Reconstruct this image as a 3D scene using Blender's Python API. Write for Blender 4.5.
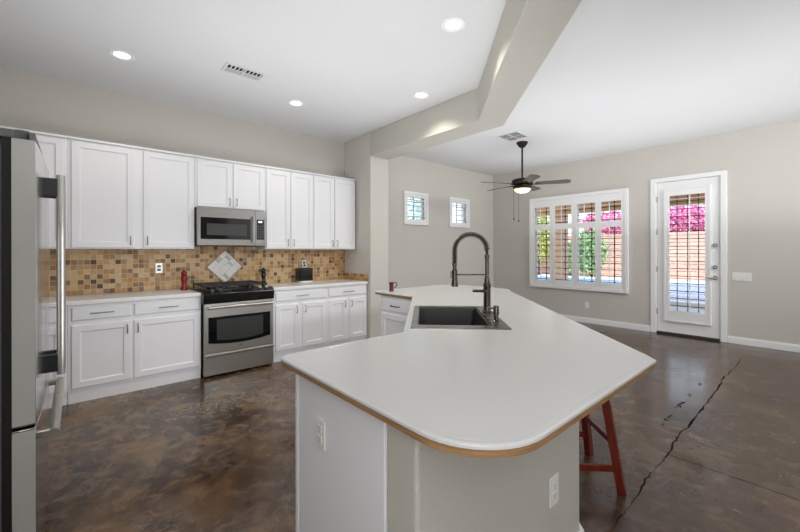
import bpy, bmesh, math, random
from mathutils import Vector, Matrix
for o in list(bpy.data.objects): bpy.data.objects.remove(o, do_unlink=True)
S = bpy.context.scene; COL = S.collection
PI = math.pi; rnd = random.Random(7)

# ---------------------------------------------------------------- camera, sky, light, exposure
cd = bpy.data.cameras.new('camera'); cam = bpy.data.objects.new('camera', cd); COL.objects.link(cam)
YAW, ROLL, EYE = 0.7182, -0.002, 1.3482
cd.sensor_width = 36; cd.lens = 369.99*36/800; cd.shift_y = -14.757/800; cd.clip_start = 0.02; cd.clip_end = 200
_F = Vector((math.sin(YAW), math.cos(YAW), 0)); _R = Vector((math.cos(YAW), -math.sin(YAW), 0)); _U = Vector((0, 0, 1))
_X = _R*math.cos(ROLL)+_U*math.sin(ROLL); _Y = _U*math.cos(ROLL)-_R*math.sin(ROLL); _Z = -_F
cam.matrix_world = Matrix(((_X.x, _Y.x, _Z.x, 0), (_X.y, _Y.y, _Z.y, 0), (_X.z, _Y.z, _Z.z, EYE), (0, 0, 0, 1)))
S.camera = cam
S.view_settings.view_transform = 'Standard'; S.view_settings.look = 'None'; S.view_settings.gamma = 1
S.view_settings.use_curve_mapping = False
S.view_settings.exposure = 0.16

W = bpy.data.worlds.new('sky'); S.world = W; W.use_nodes = True
wn = W.node_tree.nodes; wl = W.node_tree.links
bg = wn['Background']; bg.inputs['Strength'].default_value = 2.2
tc = wn.new('ShaderNodeTexCoord'); sp = wn.new('ShaderNodeSeparateXYZ'); rp = wn.new('ShaderNodeValToRGB')
wl.new(tc.outputs['Generated'], sp.inputs[0]); wl.new(sp.outputs['Z'], rp.inputs[0])
rp.color_ramp.elements[0].position = 0.0; rp.color_ramp.elements[0].color = (0.86, 0.92, 0.97, 1)
rp.color_ramp.elements[1].position = 0.6; rp.color_ramp.elements[1].color = (0.42, 0.62, 0.92, 1)
wl.new(rp.outputs[0], bg.inputs['Color'])

def light(name, kind, loc, rot, power, color=(1, 1, 1), size=1, size_y=None, **k):
    l = bpy.data.lights.new(name, kind); l.energy = power; l.color = color
    if kind == 'AREA':
        l.shape = 'RECTANGLE'; l.size = size; l.size_y = size_y or size
    for a, b in k.items(): setattr(l, a, b)
    o = bpy.data.objects.new(name, l); COL.objects.link(o); o.location = loc; o.rotation_euler = rot
    return o
def aim(loc, tgt):
    return (Vector(tgt)-Vector(loc)).to_track_quat('-Z', 'Y').to_euler()
light('sunlight', 'SUN', (10, -5, 12), aim((0, 0, 0), (.55, .42, -.72)), 4.6, (1, .95, .87), angle=.01)
# unseen fill panels added behind the camera, standing in for daylight
light('rear_fill', 'AREA', (5.3, -3.0, 1.9), (math.radians(90), 0, 0), 18, (.98, .99, 1), 3.6, 2.0)
light('side_fill', 'AREA', (-.85, -1.2, 1.7), (0, math.radians(-90), 0), 50, (.98, .99, 1), 2.0, 1.8)
# added fill lights with no lamp behind them, for walls, cabinet fronts and ceilings
light('nook_fill', 'AREA', (5.3, -1.6, 2.75), aim((5.3, -1.6, 2.75), (5.5, 5, 1.2)), 45, (.98, .99, 1), 3.2, .5, spread=math.radians(120))  # added to lift the far nook wall
light('high_fill', 'AREA', (-.25, -.7, 2.5), aim((-.25, -.7, 2.5), (1.3, 4.9, 1.1)), 10, (.98, .99, 1), 1.3, .8)  # added fill behind the camera, aimed at the cabinet wall
light('cabinet_fill', 'AREA', (.95, 2.1, 1.12), (math.radians(90), 0, 0), 8.5, (.98, .99, 1), 1.7, .7, spread=math.radians(150))  # unseen panel added in the aisle to brighten the cabinet fronts
light('ceiling_fill_kitchen', 'AREA', (1.45, 2.45, 1.5), (PI, 0, 0), 24, (.98, .99, 1), 3.0, 2.8, spread=math.radians(150))  # upward fill added to lighten the kitchen ceiling
light('ceiling_fill_nook', 'AREA', (5.2, 2.0, 1.45), (PI, 0, 0), 37, (.98, .99, 1), 3.4, 4.2, spread=math.radians(140))  # upward fill added to even out the nook ceiling

# ---------------------------------------------------------------- helpers
class MB:
    def __init__(s): s.v = []; s.f = []
    def add(s, v, f):
        n = len(s.v); s.v += [tuple(p) for p in v]; s.f += [tuple(i+n for i in q) for q in f]; return s
    def box(s, x0, x1, y0, y1, z0, z1):
        v = [(x, y, z) for z in (z0, z1) for y in (y0, y1) for x in (x0, x1)]
        return s.add(v, [(0, 2, 3, 1), (4, 5, 7, 6), (0, 1, 5, 4), (2, 6, 7, 3), (0, 4, 6, 2), (1, 3, 7, 5)])
    def prism(s, poly, z0, z1):
        n = len(poly); v = [(x, y, z0) for x, y in poly]+[(x, y, z1) for x, y in poly]
        return s.add(v, [tuple(range(n))[::-1], tuple(range(n, 2*n))]+[(i, (i+1) % n, n+(i+1) % n, n+i) for i in range(n)])
    def xprism(s, poly, x0, x1):          # polygon in (y, z), extruded along x
        n = len(poly); v = [(x0, a, b) for a, b in poly]+[(x1, a, b) for a, b in poly]
        return s.add(v, [tuple(range(n))[::-1], tuple(range(n, 2*n))]+[(i, (i+1) % n, n+(i+1) % n, n+i) for i in range(n)])
    def rings(s, rings, closed=True, caps=True):
        k = len(rings[0]); v = [p for r in rings for p in r]; f = []
        for i in range(len(rings)-1):
            for j in range(k):
                f.append((i*k+j, i*k+(j+1) % k, (i+1)*k+(j+1) % k, (i+1)*k+j))
        if caps: f += [tuple(range(k))[::-1], tuple(range((len(rings)-1)*k, len(rings)*k))]
        return s.add(v, f)
    def cyl(s, a, b, r0, r1=None, seg=16):
        return s.tube([a, b], [r0, r0 if r1 is None else r1], seg)
    def tube(s, path, r, seg=10):
        P = [Vector(p) for p in path]; R = r if isinstance(r, (list, tuple)) else [r]*len(P); out = []; up = None
        for i, p in enumerate(P):
            d = (P[min(i+1, len(P)-1)]-P[max(i-1, 0)]).normalized()
            if up is None:
                up = Vector((0, 0, 1)) if abs(d.z) < .9 else Vector((1, 0, 0))
            u = (up-d*up.dot(d)).normalized(); w = d.cross(u); up = u
            out.append([p+(u*math.cos(2*PI*j/seg)+w*math.sin(2*PI*j/seg))*R[i] for j in range(seg)])
        return s.rings(out)
    def lathe(s, prof, c=(0, 0, 0), seg=24):
        return s.rings([[(c[0]+max(r, .0004)*math.cos(2*PI*j/seg), c[1]+max(r, .0004)*math.sin(2*PI*j/seg), c[2]+z) for j in range(seg)] for r, z in prof])
    def beam(s, a, b, w, d, taper=1):     # square bar between two points
        a = Vector(a); b = Vector(b); dr = (b-a).normalized()
        u = dr.cross(Vector((0, 0, 1)));  u = Vector((1, 0, 0)) if u.length < 1e-4 else u.normalized(); t = u.cross(dr).normalized()
        rs = []
        for p, k in ((a, 1), (b, taper)):
            rs.append([p+u*w*k/2+t*d*k/2, p-u*w*k/2+t*d*k/2, p-u*w*k/2-t*d*k/2, p+u*w*k/2-t*d*k/2])
        return s.rings(rs)
    def front(s, x0, x1, z0, z1, th=.02, stile=.055, rec=.012, bev=.012):   # panelled cabinet front facing -y, face at y=-th
        def r(i, y): return [(x0+i, y, z0+i), (x1-i, y, z0+i), (x1-i, y, z1-i), (x0+i, y, z1-i)]
        e = .0035
        L = [r(0, 0), r(0, -th+e), r(e, -th), r(stile, -th), r(stile+bev*.35, -th+rec*.75), r(stile+bev, -th+rec)]
        return s.rings(L)
    def slab(s, x0, x1, z0, z1, th=.02):
        def r(i, y): return [(x0+i, y, z0+i), (x1-i, y, z0+i), (x1-i, y, z1-i), (x0+i, y, z1-i)]
        return s.rings([r(0, 0), r(0, -th+.008), r(.004, -th+.003), r(.012, -th)])
    def build(s, name, mat, parent=None, bevel=0, smooth=False, label=None, seg=2):
        me = bpy.data.meshes.new(name); me.from_pydata(s.v, [], s.f)
        bm = bmesh.new(); bm.from_mesh(me); bmesh.ops.recalc_face_normals(bm, faces=bm.faces[:]); bm.to_mesh(me); bm.free()
        if smooth:
            for p in me.polygons: p.use_smooth = True
            me.set_sharp_from_angle(angle=math.radians(38))
        o = bpy.data.objects.new(name, me); COL.objects.link(o)
        if mat: me.materials.append(mat)
        if parent: o.parent = parent
        if bevel:
            m = o.modifiers.new('bevel', 'BEVEL'); m.width = bevel; m.segments = seg; m.limit_method = 'ANGLE'; m.angle_limit = math.radians(40)
            m.harden_normals = False
        if label: o['label'] = label
        return o
def thing(name, label, cat, loc=(0, 0, 0), rz=0, group=None):
    o = bpy.data.objects.new(name, None); COL.objects.link(o); o.empty_display_size = .1
    o.location = loc; o.rotation_euler = (0, 0, rz); return tag(o, label, cat, group)
def tag(o, label, cat, group=None, kind=None):
    o['label'] = label; o['category'] = cat
    if group: o['group'] = group
    if kind: o['kind'] = kind
    return o
def struct(o, label=None, cat=None):
    o['kind'] = 'structure'
    if label: o['label'] = label
    if cat: o['category'] = cat
    return o
def sempty(name, loc=(0, 0, 0), rz=0):
    o = bpy.data.objects.new(name, None); COL.objects.link(o); o.location = loc; o.rotation_euler = (0, 0, rz); return o

# ---------------------------------------------------------------- materials
def srgb(r, g, b):
    return tuple(((c/255+.055)/1.055)**2.4 if c/255 > .04045 else c/255/12.92 for c in (r, g, b))+(1,)
class N:
    def __init__(s, name, rough=.5, metal=0, color=(.8, .8, .8, 1)):
        s.m = bpy.data.materials.new(name); s.m.use_nodes = True; s.t = s.m.node_tree; s.b = s.t.nodes['Principled BSDF']
        s.b.inputs['Roughness'].default_value = rough; s.b.inputs['Metallic'].default_value = metal; s.b.inputs['Base Color'].default_value = color
        s.co = s.t.nodes.new('ShaderNodeTexCoord').outputs['Object']
    def n(s, k, **a):
        x = s.t.nodes.new('ShaderNode'+k)
        for q, v in a.items():
            if q.startswith('i_'):
                key = q[2:]; key = int(key) if key.isdigit() else key
                if isinstance(v, bpy.types.NodeSocket): s.t.links.new(v, x.inputs[key])
                else: x.inputs[key].default_value = v
            else: setattr(x, q, v)
        return x
    def noise(s, scale, detail=4, rough=.5, vec=None, dist=0):
        x = s.n('TexNoise', i_Scale=scale, i_Detail=detail, i_Roughness=rough, i_Distortion=dist); s.t.links.new(vec or s.co, x.inputs['Vector']); return x.outputs['Fac']
    def ramp(s, fac, stops, const=False):
        x = s.n('ValToRGB'); s.t.links.new(fac, x.inputs[0]); e = x.color_ramp.elements
        if const: x.color_ramp.interpolation = 'CONSTANT'
        while len(e) < len(stops): e.new(.5)
        for q, (p, c) in zip(e, stops): q.position = p; q.color = c if len(c) == 4 else tuple(c)+(1,)
        return x.outputs[0]
    def math(s, op, a, b=0.0, clamp=False):
        x = s.n('Math', operation=op, use_clamp=clamp)
        for i, v in enumerate((a, b)):
            if isinstance(v, bpy.types.NodeSocket): s.t.links.new(v, x.inputs[i])
            else: x.inputs[i].default_value = v
        return x.outputs[0]
    def mix(s, fac, a, b, mode='MIX'):
        x = s.n('MixRGB', blend_type=mode)
        for i, v in enumerate((fac, a, b)):
            if isinstance(v, bpy.types.NodeSocket): s.t.links.new(v, x.inputs[i])
            else: x.inputs[i].default_value = v
        return x.outputs[0]
    def mapping(s, scale=(1, 1, 1), rot=(0, 0, 0), loc=(0, 0, 0)):
        x = s.n('Mapping'); s.t.links.new(s.co, x.inputs[0]); x.inputs['Scale'].default_value = scale; x.inputs['Rotation'].default_value = rot; x.inputs['Location'].default_value = loc
        return x.outputs[0]
    def col(s, c): s.t.links.new(c, s.b.inputs['Base Color']); return s
    def rough(s, c): s.t.links.new(c, s.b.inputs['Roughness']); return s
    def bump(s, h, strength=.2, dist=.01):
        x = s.n('Bump', i_Strength=strength, i_Distance=dist); s.t.links.new(h, x.inputs['Height']); s.t.links.new(x.outputs[0], s.b.inputs['Normal']); return s
def plain(name, rgb, rough=.5, metal=0): return N(name, rough, metal, srgb(*rgb)).m

def m_wall(name, rgb, bump=.25, scale=75):
    k = N(name, .75, 0, srgb(*rgb)); n1 = k.noise(scale, 3, .55)
    k.col(k.mix(k.noise(1.3, 3), srgb(*[c*.985 for c in rgb]), srgb(*[min(255, c*1.01) for c in rgb])))
    k.bump(k.ramp(n1, [(.4, (0, 0, 0)), (.62, (1, 1, 1))]), bump, .004); return k.m
M_WALL = m_wall('greige_wall_paint', (208, 204, 196))
M_PONY = m_wall('greige_textured_plaster', (195, 192, 183), .35, 130)
M_CEIL = m_wall('white_ceiling_paint', (226, 227, 229), .12, 60)
def m_paint(name, rgb, rough):
    k = N(name, rough, 0, srgb(*rgb)); k.bump(k.noise(180, 2), .03, .001); return k.m
M_CAB = m_paint('white_cabinet_paint', (238, 238, 241), .38)
M_TRIM = m_paint('white_trim_paint', (245, 245, 245), .35)
def m_counter():
    k = N('white_laminate', .19, 0, srgb(230, 230, 229)); n = k.noise(420, 2, .6)
    k.col(k.ramp(n, [(.35, srgb(202, 202, 201)), (.6, srgb(211, 211, 210))])); k.b.inputs['Specular IOR Level'].default_value = .5; return k.m
M_TOP = m_counter(); M_TOPW = plain('white_counter_laminate', (234, 234, 233), .25)
def m_wood(name, a, b, rough=.4, sc=(2, 30, 30)):
    k = N(name, rough); n = k.noise(3, 5, .6, k.mapping(sc), .6); k.col(k.ramp(n, [(.3, srgb(*a)), (.7, srgb(*b))])); k.bump(n, .08, .002); return k.m
M_OAK = m_wood('oak_edge', (136, 102, 68), (170, 134, 96), .4, (4, 4, 60))
M_STOOL = m_wood('red_stained_wood', (84, 25, 14), (116, 38, 21), .3, (14, 14, 2))
def m_steel(name, rgb, rough, sc, metal=1):
    k = N(name, rough, metal, srgb(*rgb)); n = k.noise(6, 4, .6, k.mapping(sc))
    k.rough(k.ramp(n, [(.3, (rough*.8,)*3), (.7, (rough*1.25,)*3)])); k.bump(n, .02, .0006)
    return k.m
M_STEEL = m_steel('brushed_steel', (186, 184, 180), .33, (1, 1, 60), .9)
M_STEELM = m_steel('microwave_steel', (138, 136, 132), .4, (1, 1, 60), .7)
M_STEELV = m_steel('brushed_steel_door', (196, 195, 192), .16, (1, 1, 60))
M_FSIDE = m_steel('fridge_grey_door_edge', (184, 183, 179), .7, (1, 40, 1), .15)
M_DGREY = plain('fridge_grey_cabinet', (92, 92, 92), .5)
M_CHROME = plain('polished_chrome', (205, 205, 205), .14, 1)
M_NICKEL = plain('satin_nickel', (164, 162, 158), .3, 1)
M_HINGE = plain('pale_hinge', (196, 196, 194), .4)
M_GUN = m_steel('gunmetal_faucet', (98, 90, 84), .28, (8, 8, 8))
M_SINKRIM = m_steel('dark_steel_sink_rim', (140, 136, 131), .26, (40, 1, 1))
M_BOWL = plain('charcoal_sink_bowl', (46, 45, 45), .42, .3)
M_BLACK = plain('black_enamel', (14, 14, 15), .14)
M_GLOSSB = plain('black_glass', (9, 10, 12), .05)
M_IRON = plain('cast_iron', (24, 25, 28), .4)
M_OVENG = plain('dark_oven_glass', (58, 60, 58), .08)
M_MWG = plain('microwave_mesh_glass', (46, 46, 45), .4)
M_GASKET = plain('black_gasket', (20, 19, 18), .7)
M_BRONZE = m_steel('oil_rubbed_bronze', (52, 40, 33), .4, (5, 5, 5), .8)
M_BLADE = m_wood('dark_fan_blade', (56, 46, 41), (78, 66, 59), .42, (6, 30, 6))
M_RED = plain('red_lacquer', (130, 18, 20), .2)
M_PLASTIC = plain('white_plastic', (232, 231, 227), .35)
M_ALM = plain('almond_plastic', (240, 239, 234), .35)
M_SLOT = plain('dark_slot', (24, 23, 22), .6)
M_VENT = plain('white_vent_paint', (222, 222, 222), .45)
M_DUCTSHADE = plain('duct_shade_grey', (30, 29, 28), .8)
M_DARKBAR = plain('dark_bronze_bar', (58, 48, 42), .5)  # window bars, and added rows standing for shaded louver undersides
M_REDCUP = plain('dark_red_ceramic', (92, 26, 22), .3)
def m_emit(name, rgb, strength, base=(240, 240, 240)):
    k = N(name, .4, 0, srgb(*base)); k.b.inputs['Emission Color'].default_value = srgb(*rgb); k.b.inputs['Emission Strength'].default_value = strength; return k.m
M_LAMP = m_emit('lit_downlight_lens', (255, 246, 230), 6)
M_BOWLLAMP = m_emit('lit_alabaster_glass', (255, 226, 180), .8, (236, 226, 206))
M_DISPLAY = m_emit('lit_clock_digits', (220, 240, 255), 1.2, (200, 210, 215))
def m_glass():
    m = bpy.data.materials.new('window_glass'); m.use_nodes = True; t = m.node_tree; t.nodes.clear()
    o = t.nodes.new('ShaderNodeOutputMaterial'); mx = t.nodes.new('ShaderNodeMixShader'); a = t.nodes.new('ShaderNodeBsdfTransparent'); g = t.nodes.new('ShaderNodeBsdfGlossy')
    g.inputs['Roughness'].default_value = .02; a.inputs[0].default_value = (.96, .98, .98, 1)
    fr = t.nodes.new('ShaderNodeFresnel'); fr.inputs[0].default_value = 1.25
    t.links.new(fr.outputs[0], mx.inputs[0]); t.links.new(a.outputs[0], mx.inputs[1]); t.links.new(g.outputs[0], mx.inputs[2]); t.links.new(mx.outputs[0], o.inputs[0]); return m
M_GLASS = m_glass()

def m_floor():
    k = N('acid_stained_concrete', .3)
    big = k.noise(.55, 4, .55, None, .4); mid = k.noise(1.9, 6, .62, None, .8); fine = k.noise(8, 6, .65, k.mapping((1, 1, 1), (0, 0, .6)), .6)
    a = k.ramp(mid, [(.34, srgb(36, 26, 21)), (.45, srgb(66, 47, 35)), (.54, srgb(92, 70, 48)), (.66, srgb(132, 104, 70))])
    b = k.ramp(fine, [(.36, srgb(34, 26, 23)), (.5, srgb(80, 62, 49)), (.63, srgb(140, 116, 94))])
    c = k.mix(.45, a, b)
    # ochre blooms on the kitchen side, plum brown on the nook side
    sx = k.n('SeparateXYZ'); k.t.links.new(k.co, sx.inputs[0]); X, Y = sx.outputs[0], sx.outputs[1]
    och = k.ramp(k.noise(1.6, 5, .6, k.mapping((1, 1, 1), (0, 0, 0), (4, 2, 0)), 1.0), [(.52, (0, 0, 0)), (.68, (1, 1, 1))])
    side = k.ramp(k.math('MULTIPLY_ADD', k.math('SUBTRACT', X, Y), .25), [(0, (1, 1, 1)), (.35, (.15, .15, .15))])
    c = k.mix(k.math('MULTIPLY', och, k.math('MULTIPLY', side, .6)), c, srgb(134, 100, 60))
    c = k.mix(k.math('MULTIPLY', k.math('SUBTRACT', 1.0, side), .68), c, srgb(66, 47, 40))
    # pale scuffed rings and worn flakes
    wp = k.ramp(k.noise(.9, 3, .5, k.mapping((1, 1, 1), (0, 0, 0), (7, 9, 0))), [(.5, (0, 0, 0)), (.6, (1, 1, 1))])
    fl = k.ramp(k.noise(14, 8, .75, None, 1.6), [(.52, (0, 0, 0)), (.6, (1, 1, 1))])
    c = k.mix(k.math('MULTIPLY', k.math('MULTIPLY', k.math('MULTIPLY', wp, fl), side), .7), c, srgb(158, 136, 108))
    # fine pale scratches
    w = k.n('TexWave', wave_type='BANDS', i_Scale=.9, i_Distortion=14.0, i_Detail=4.0); k.t.links.new(k.mapping((1, .5, 1), (0, 0, .5)), w.inputs[0])
    sc = k.ramp(w.outputs['Fac'], [(.0, (1, 1, 1)), (.012, (0, 0, 0))])
    c = k.mix(k.math('MULTIPLY', k.math('MULTIPLY', sc, wp), .12), c, srgb(170, 150, 132))
    # long dark crack and its chipped neighbour
    wob = k.math('ADD', k.math('MULTIPLY', k.math('SUBTRACT', k.noise(1.1, 3, .5, k.mapping((1, 0, 0))), .5), .12), k.math('MULTIPLY', k.math('SUBTRACT', k.noise(5.5, 3, .7, k.mapping((1, 0, 0))), .5), .07))
    d = k.math('ABSOLUTE', k.math('SUBTRACT', k.math('SUBTRACT', Y, .685), wob))
    wid = k.ramp(k.noise(3.4, 2, .6, k.mapping((1, 0, 0), (0, 0, 0), (3, 0, 0))), [(.38, (.0022,)*3), (.62, (.0085,)*3)])
    wid = k.math('MULTIPLY', wid, k.ramp(k.math('DIVIDE', X, 8.0), [(.23, (.22,)*3), (.4, (1,)*3), (.62, (1,)*3), (.8, (.3,)*3)]))
    inx = k.math('MULTIPLY', k.math('GREATER_THAN', X, 1.9), k.math('LESS_THAN', X, 6.3))
    cr = k.math('MULTIPLY', k.math('LESS_THAN', d, wid), inx)
    d2 = k.math('ABSOLUTE', k.math('SUBTRACT', k.math('SUBTRACT', Y, .825), k.math('MULTIPLY', wob, .5)))
    on2 = k.math('GREATER_THAN', k.noise(9, 4, .7, k.mapping((1, 2.2, 0), (0, 0, 0), (1, 0, 0))), .56)
    cr2 = k.math('MULTIPLY', k.math('MULTIPLY', k.math('LESS_THAN', d2, .016), on2), k.math('MULTIPLY', k.math('GREATER_THAN', X, 3.4), k.math('LESS_THAN', X, 5.0)))
    d3 = k.math('ABSOLUTE', k.math('SUBTRACT', X, k.math('ADD', 2.94, k.math('MULTIPLY', k.math('SUBTRACT', k.noise(3, 5, .6, k.mapping((0, 1, 0))), .5), .08))))
    cr3 = k.math('MULTIPLY', k.math('LESS_THAN', d3, .004), k.math('LESS_THAN', Y, .68))
    crk = k.math('MAXIMUM', cr, k.math('MAXIMUM', cr2, cr3))
    c = k.mix(k.math('MULTIPLY', crk, .92), c, srgb(18, 13, 11))
    k.col(c)
    k.rough(k.math('MAXIMUM', k.ramp(k.noise(2.6, 5, .6), [(.3, (.13,)*3), (.7, (.3,)*3)]), crk))
    k.t.links.new(k.math('MULTIPLY', k.math('SUBTRACT', 1.0, crk), .5), k.b.inputs['Specular IOR Level'])
    k.bump(k.math('SUBTRACT', k.math('MULTIPLY', fine, .25), crk), 0.03, .003)
    return k.m
M_FLOOR = m_floor()

def m_tile():
    k = N('tumbled_stone_mosaic', .42)
    sx = k.n('SeparateXYZ'); k.t.links.new(k.co, sx.inputs[0])
    P = .0508
    u = k.math('DIVIDE', k.math('ADD', sx.outputs[0], sx.outputs[1]), P); v = k.math('DIVIDE', sx.outputs[2], P)
    u = k.math('ADD', u, k.math('MULTIPLY', k.noise(9, 2), .12)); v = k.math('ADD', v, k.math('MULTIPLY', k.noise(11, 2), .12))
    fu = k.math('FLOOR', u); fv = k.math('FLOOR', v)
    cx = k.n('CombineXYZ', i_X=fu, i_Y=fv); wnz = k.n('TexWhiteNoise', noise_dimensions='2D'); k.t.links.new(cx.outputs[0], wnz.inputs[0])
    cols = [(0, (206, 172, 126)), (.16, (194, 152, 100)), (.32, (210, 180, 138)), (.48, (196, 154, 98)), (.60, (182, 140, 90)), (.70, (170, 142, 106)), (.78, (160, 120, 78)), (.86, (146, 118, 90)), (.92, (122, 94, 68)), (.97, (96, 74, 58))]
    c = k.ramp(wnz.outputs['Value'], [(p, srgb(*q)) for p, q in cols], True)
    vein = k.noise(38, 6, .7, None, 1.2)
    c = k.mix(.55, c, k.mix(1, c, k.ramp(vein, [(.3, (.60, .50, .38)), (.7, (1.16, 1.08, .96))]), 'MULTIPLY'))
    eu = k.math('ABSOLUTE', k.math('SUBTRACT', k.math('FRACT', u), .5)); ev = k.math('ABSOLUTE', k.math('SUBTRACT', k.math('FRACT', v), .5))
    e = k.math('MAXIMUM', eu, ev); g = k.math('GREATER_THAN', e, .458)
    c = k.mix(g, c, srgb(204, 188, 158)); k.col(c)
    k.bump(k.math('MULTIPLY', k.math('SUBTRACT', 1.0, g), k.math('ADD', .8, k.math('MULTIPLY', vein, .3))), .5, .003)
    k.rough(k.ramp(wnz.outputs['Value'], [(0, (.3,)*3), (1, (.55,)*3)])); return k.m
M_TILE = m_tile()
def m_medal():
    k = N('pale_marble_mosaic', .3); sx = k.n('SeparateXYZ'); k.t.links.new(k.mapping((1, 1, 1), (0, PI/4, 0)), sx.inputs[0])
    u = k.math('DIVIDE', k.math('ADD', sx.outputs[0], 1.0), .0362); v = k.math('DIVIDE', k.math('ADD', sx.outputs[2], 1.0), .0725)
    cx = k.n('CombineXYZ', i_X=k.math('FLOOR', u), i_Y=k.math('FLOOR', v)); wz = k.n('TexWhiteNoise', noise_dimensions='2D'); k.t.links.new(cx.outputs[0], wz.inputs[0])
    c = k.ramp(wz.outputs['Value'], [(0, srgb(240, 239, 236)), (.4, srgb(230, 224, 214)), (.6, srgb(244, 243, 240)), (.84, srgb(196, 188, 180)), (.93, srgb(172, 166, 162))], True)
    c = k.mix(.3, c, k.ramp(k.noise(25, 5, .7, None, 1), [(.3, srgb(180, 178, 176)), (.7, srgb(245, 243, 240))]))
    e = k.math('MAXIMUM', k.math('ABSOLUTE', k.math('SUBTRACT', k.math('FRACT', u), .5)), k.math('ABSOLUTE', k.math('SUBTRACT', k.math('FRACT', v), .5)))
    c = k.mix(k.math('GREATER_THAN', e, .47), c, srgb(196, 188, 174)); k.col(c); return k.m
M_MEDAL = m_medal()

# ---------------------------------------------------------------- the room
XL, XR, YR, YB, H = -.96, 7.187, -3.2, 4.98, 3.069
def wall_grid(axis, pos, th, a0, a1, z0, z1, holes):
    m = MB(); xs = sorted({a0, a1, *[h[0] for h in holes], *[h[1] for h in holes]}); zs = sorted({z0, z1, *[h[2] for h in holes], *[h[3] for h in holes]})
    for i in range(len(xs)-1):
        for j in range(len(zs)-1):
            cx, cz = (xs[i]+xs[i+1])/2, (zs[j]+zs[j+1])/2
            if any(h[0] < cx < h[1] and h[2] < cz < h[3] for h in holes): continue
            if axis == 'x': m.box(pos, pos+th, xs[i], xs[i+1], zs[j], zs[j+1])
            else: m.box(xs[i], xs[i+1], pos, pos+th, zs[j], zs[j+1])
    return m
struct(MB().box(XL-.15, XR+.15, YR-.15, YB+.15, -.12, 0).build('floor', M_FLOOR))
struct(MB().box(XL-.15, XR+.15, YR-.15, YB+.15, H, H+.15).build('ceiling', M_CEIL))
BW = (2.27, 4.0, .66, 2.375)                 # big window opening on the nook wall (y0, y1, z0, z1)
DR = (.995, 1.822, 0, 2.485)                 # patio door opening
SWS = [(4.48, 5.0, 1.885, 2.385), (5.71, 6.25, 1.885, 2.385)]
struct(wall_grid('y', YB, .15, XL-.15, XR+.15, 0, H, SWS).build('wall_back', M_WALL))
struct(wall_grid('x', XR, .15, YR, YB, 0, H, [BW, DR]).build('wall_right', M_WALL))
struct(MB().box(XL-.15, XL, YR, YB, 0, H).build('wall_left', M_WALL))
struct(MB().box(XL, XR, YR-.15, YR, 0, H).build('wall_rear', M_WALL))
PX0, PX1, PY0 = 3.185, 3.525, 4.29
struct(MB().box(PX0, PX1, PY0, YB, 0, H).build('wall_pier', M_WALL, bevel=.012, seg=3))
ZH = 2.72
hd = MB().prism([(PX0, PY0+.02), (PX0, 2.392), (XL, 2.392-(PX0-XL)), (XL, 2.302-(PX1-XL)), (PX1, 2.302), (PX1, PY0+.02)], ZH, H-.001)
struct(hd.build('wall_header', M_PONY, bevel=.01, seg=3))
def board(name, segs):
    m = MB()
    for (x0, x1, y0, y1) in segs:
        m.box(x0, x1, y0, y1, 0, .085); 
        dx, dy = x1-x0, y1-y0
        if dx > dy: m.box(x0, x1, y0+.005 if y1 > 4 else y0, y1, .085, .1)
        else: m.box(x0+.005, x1, y0, y1, .085, .1)
    return struct(m.build(name, M_TRIM, bevel=.003))
board('baseboard_right', [(XR-.016, XR-.0005, YR, .926), (XR-.016, XR-.0005, 1.892, YB)])
board('baseboard_back', [(PX1+.0, XR-.017, YB-.016, YB-.0005)])
board('baseboard_pier', [(PX0-.0, PX1+.016, PY0-.016, PY0-.0005), (PX1+.0005, PX1+.016, PY0, YB-.017)])

# ---- patio door in the nook wall
dr = struct(sempty('door_1', (XR, 0, 0)), 'white full-light patio door with a shutter over its glass', 'door')
y0, y1, _, zt = DR
m = MB(); m.box(-.02, -.0005, y0-.066, y0+.004, 0, zt+.045); m.box(-.02, -.0005, y1-.004, y1+.066, 0, zt+.045); m.box(-.02, -.0005, y0+.004, y1-.004, zt-.022, zt+.045)
m.box(.0, .13, y0+.0005, y0+.02, 0, zt-.001); m.box(.0, .13, y1-.02, y1-.0005, 0, zt-.001); m.box(0, .13, y0+.02, y1-.02, zt-.022, zt-.001)
m.build('casing', M_TRIM, dr, bevel=.004)
gy0, gy1, gz0, gz1 = 1.17, 1.64, .35, 2.25
X0, X1 = .014, .058
m = MB(); b0, b1 = y0+.024, y1-.024
m.box(X0, X1, b0, gy0, .035, zt-.028); m.box(X0, X1, gy1, b1, .035, zt-.028); m.box(X0, X1, gy0, gy1, .035, gz0); m.box(X0, X1, gy0, gy1, gz1, zt-.028)
m.build('door_leaf', M_TRIM, dr, bevel=.002)
MB().box(.034, .038, gy0, gy1, gz0, gz1).build('glass', M_GLASS, dr)
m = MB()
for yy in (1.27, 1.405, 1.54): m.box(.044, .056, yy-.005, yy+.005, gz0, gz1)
for i in range(1, 16): zz = gz0+(gz1-gz0)*i/16; m.box(.044, .056, gy0, gy1, zz-.0055, zz+.0055)  # rows added to draw the louvers' dark shade lines
m.build('dark_bars', M_DARKBAR, dr)
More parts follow.
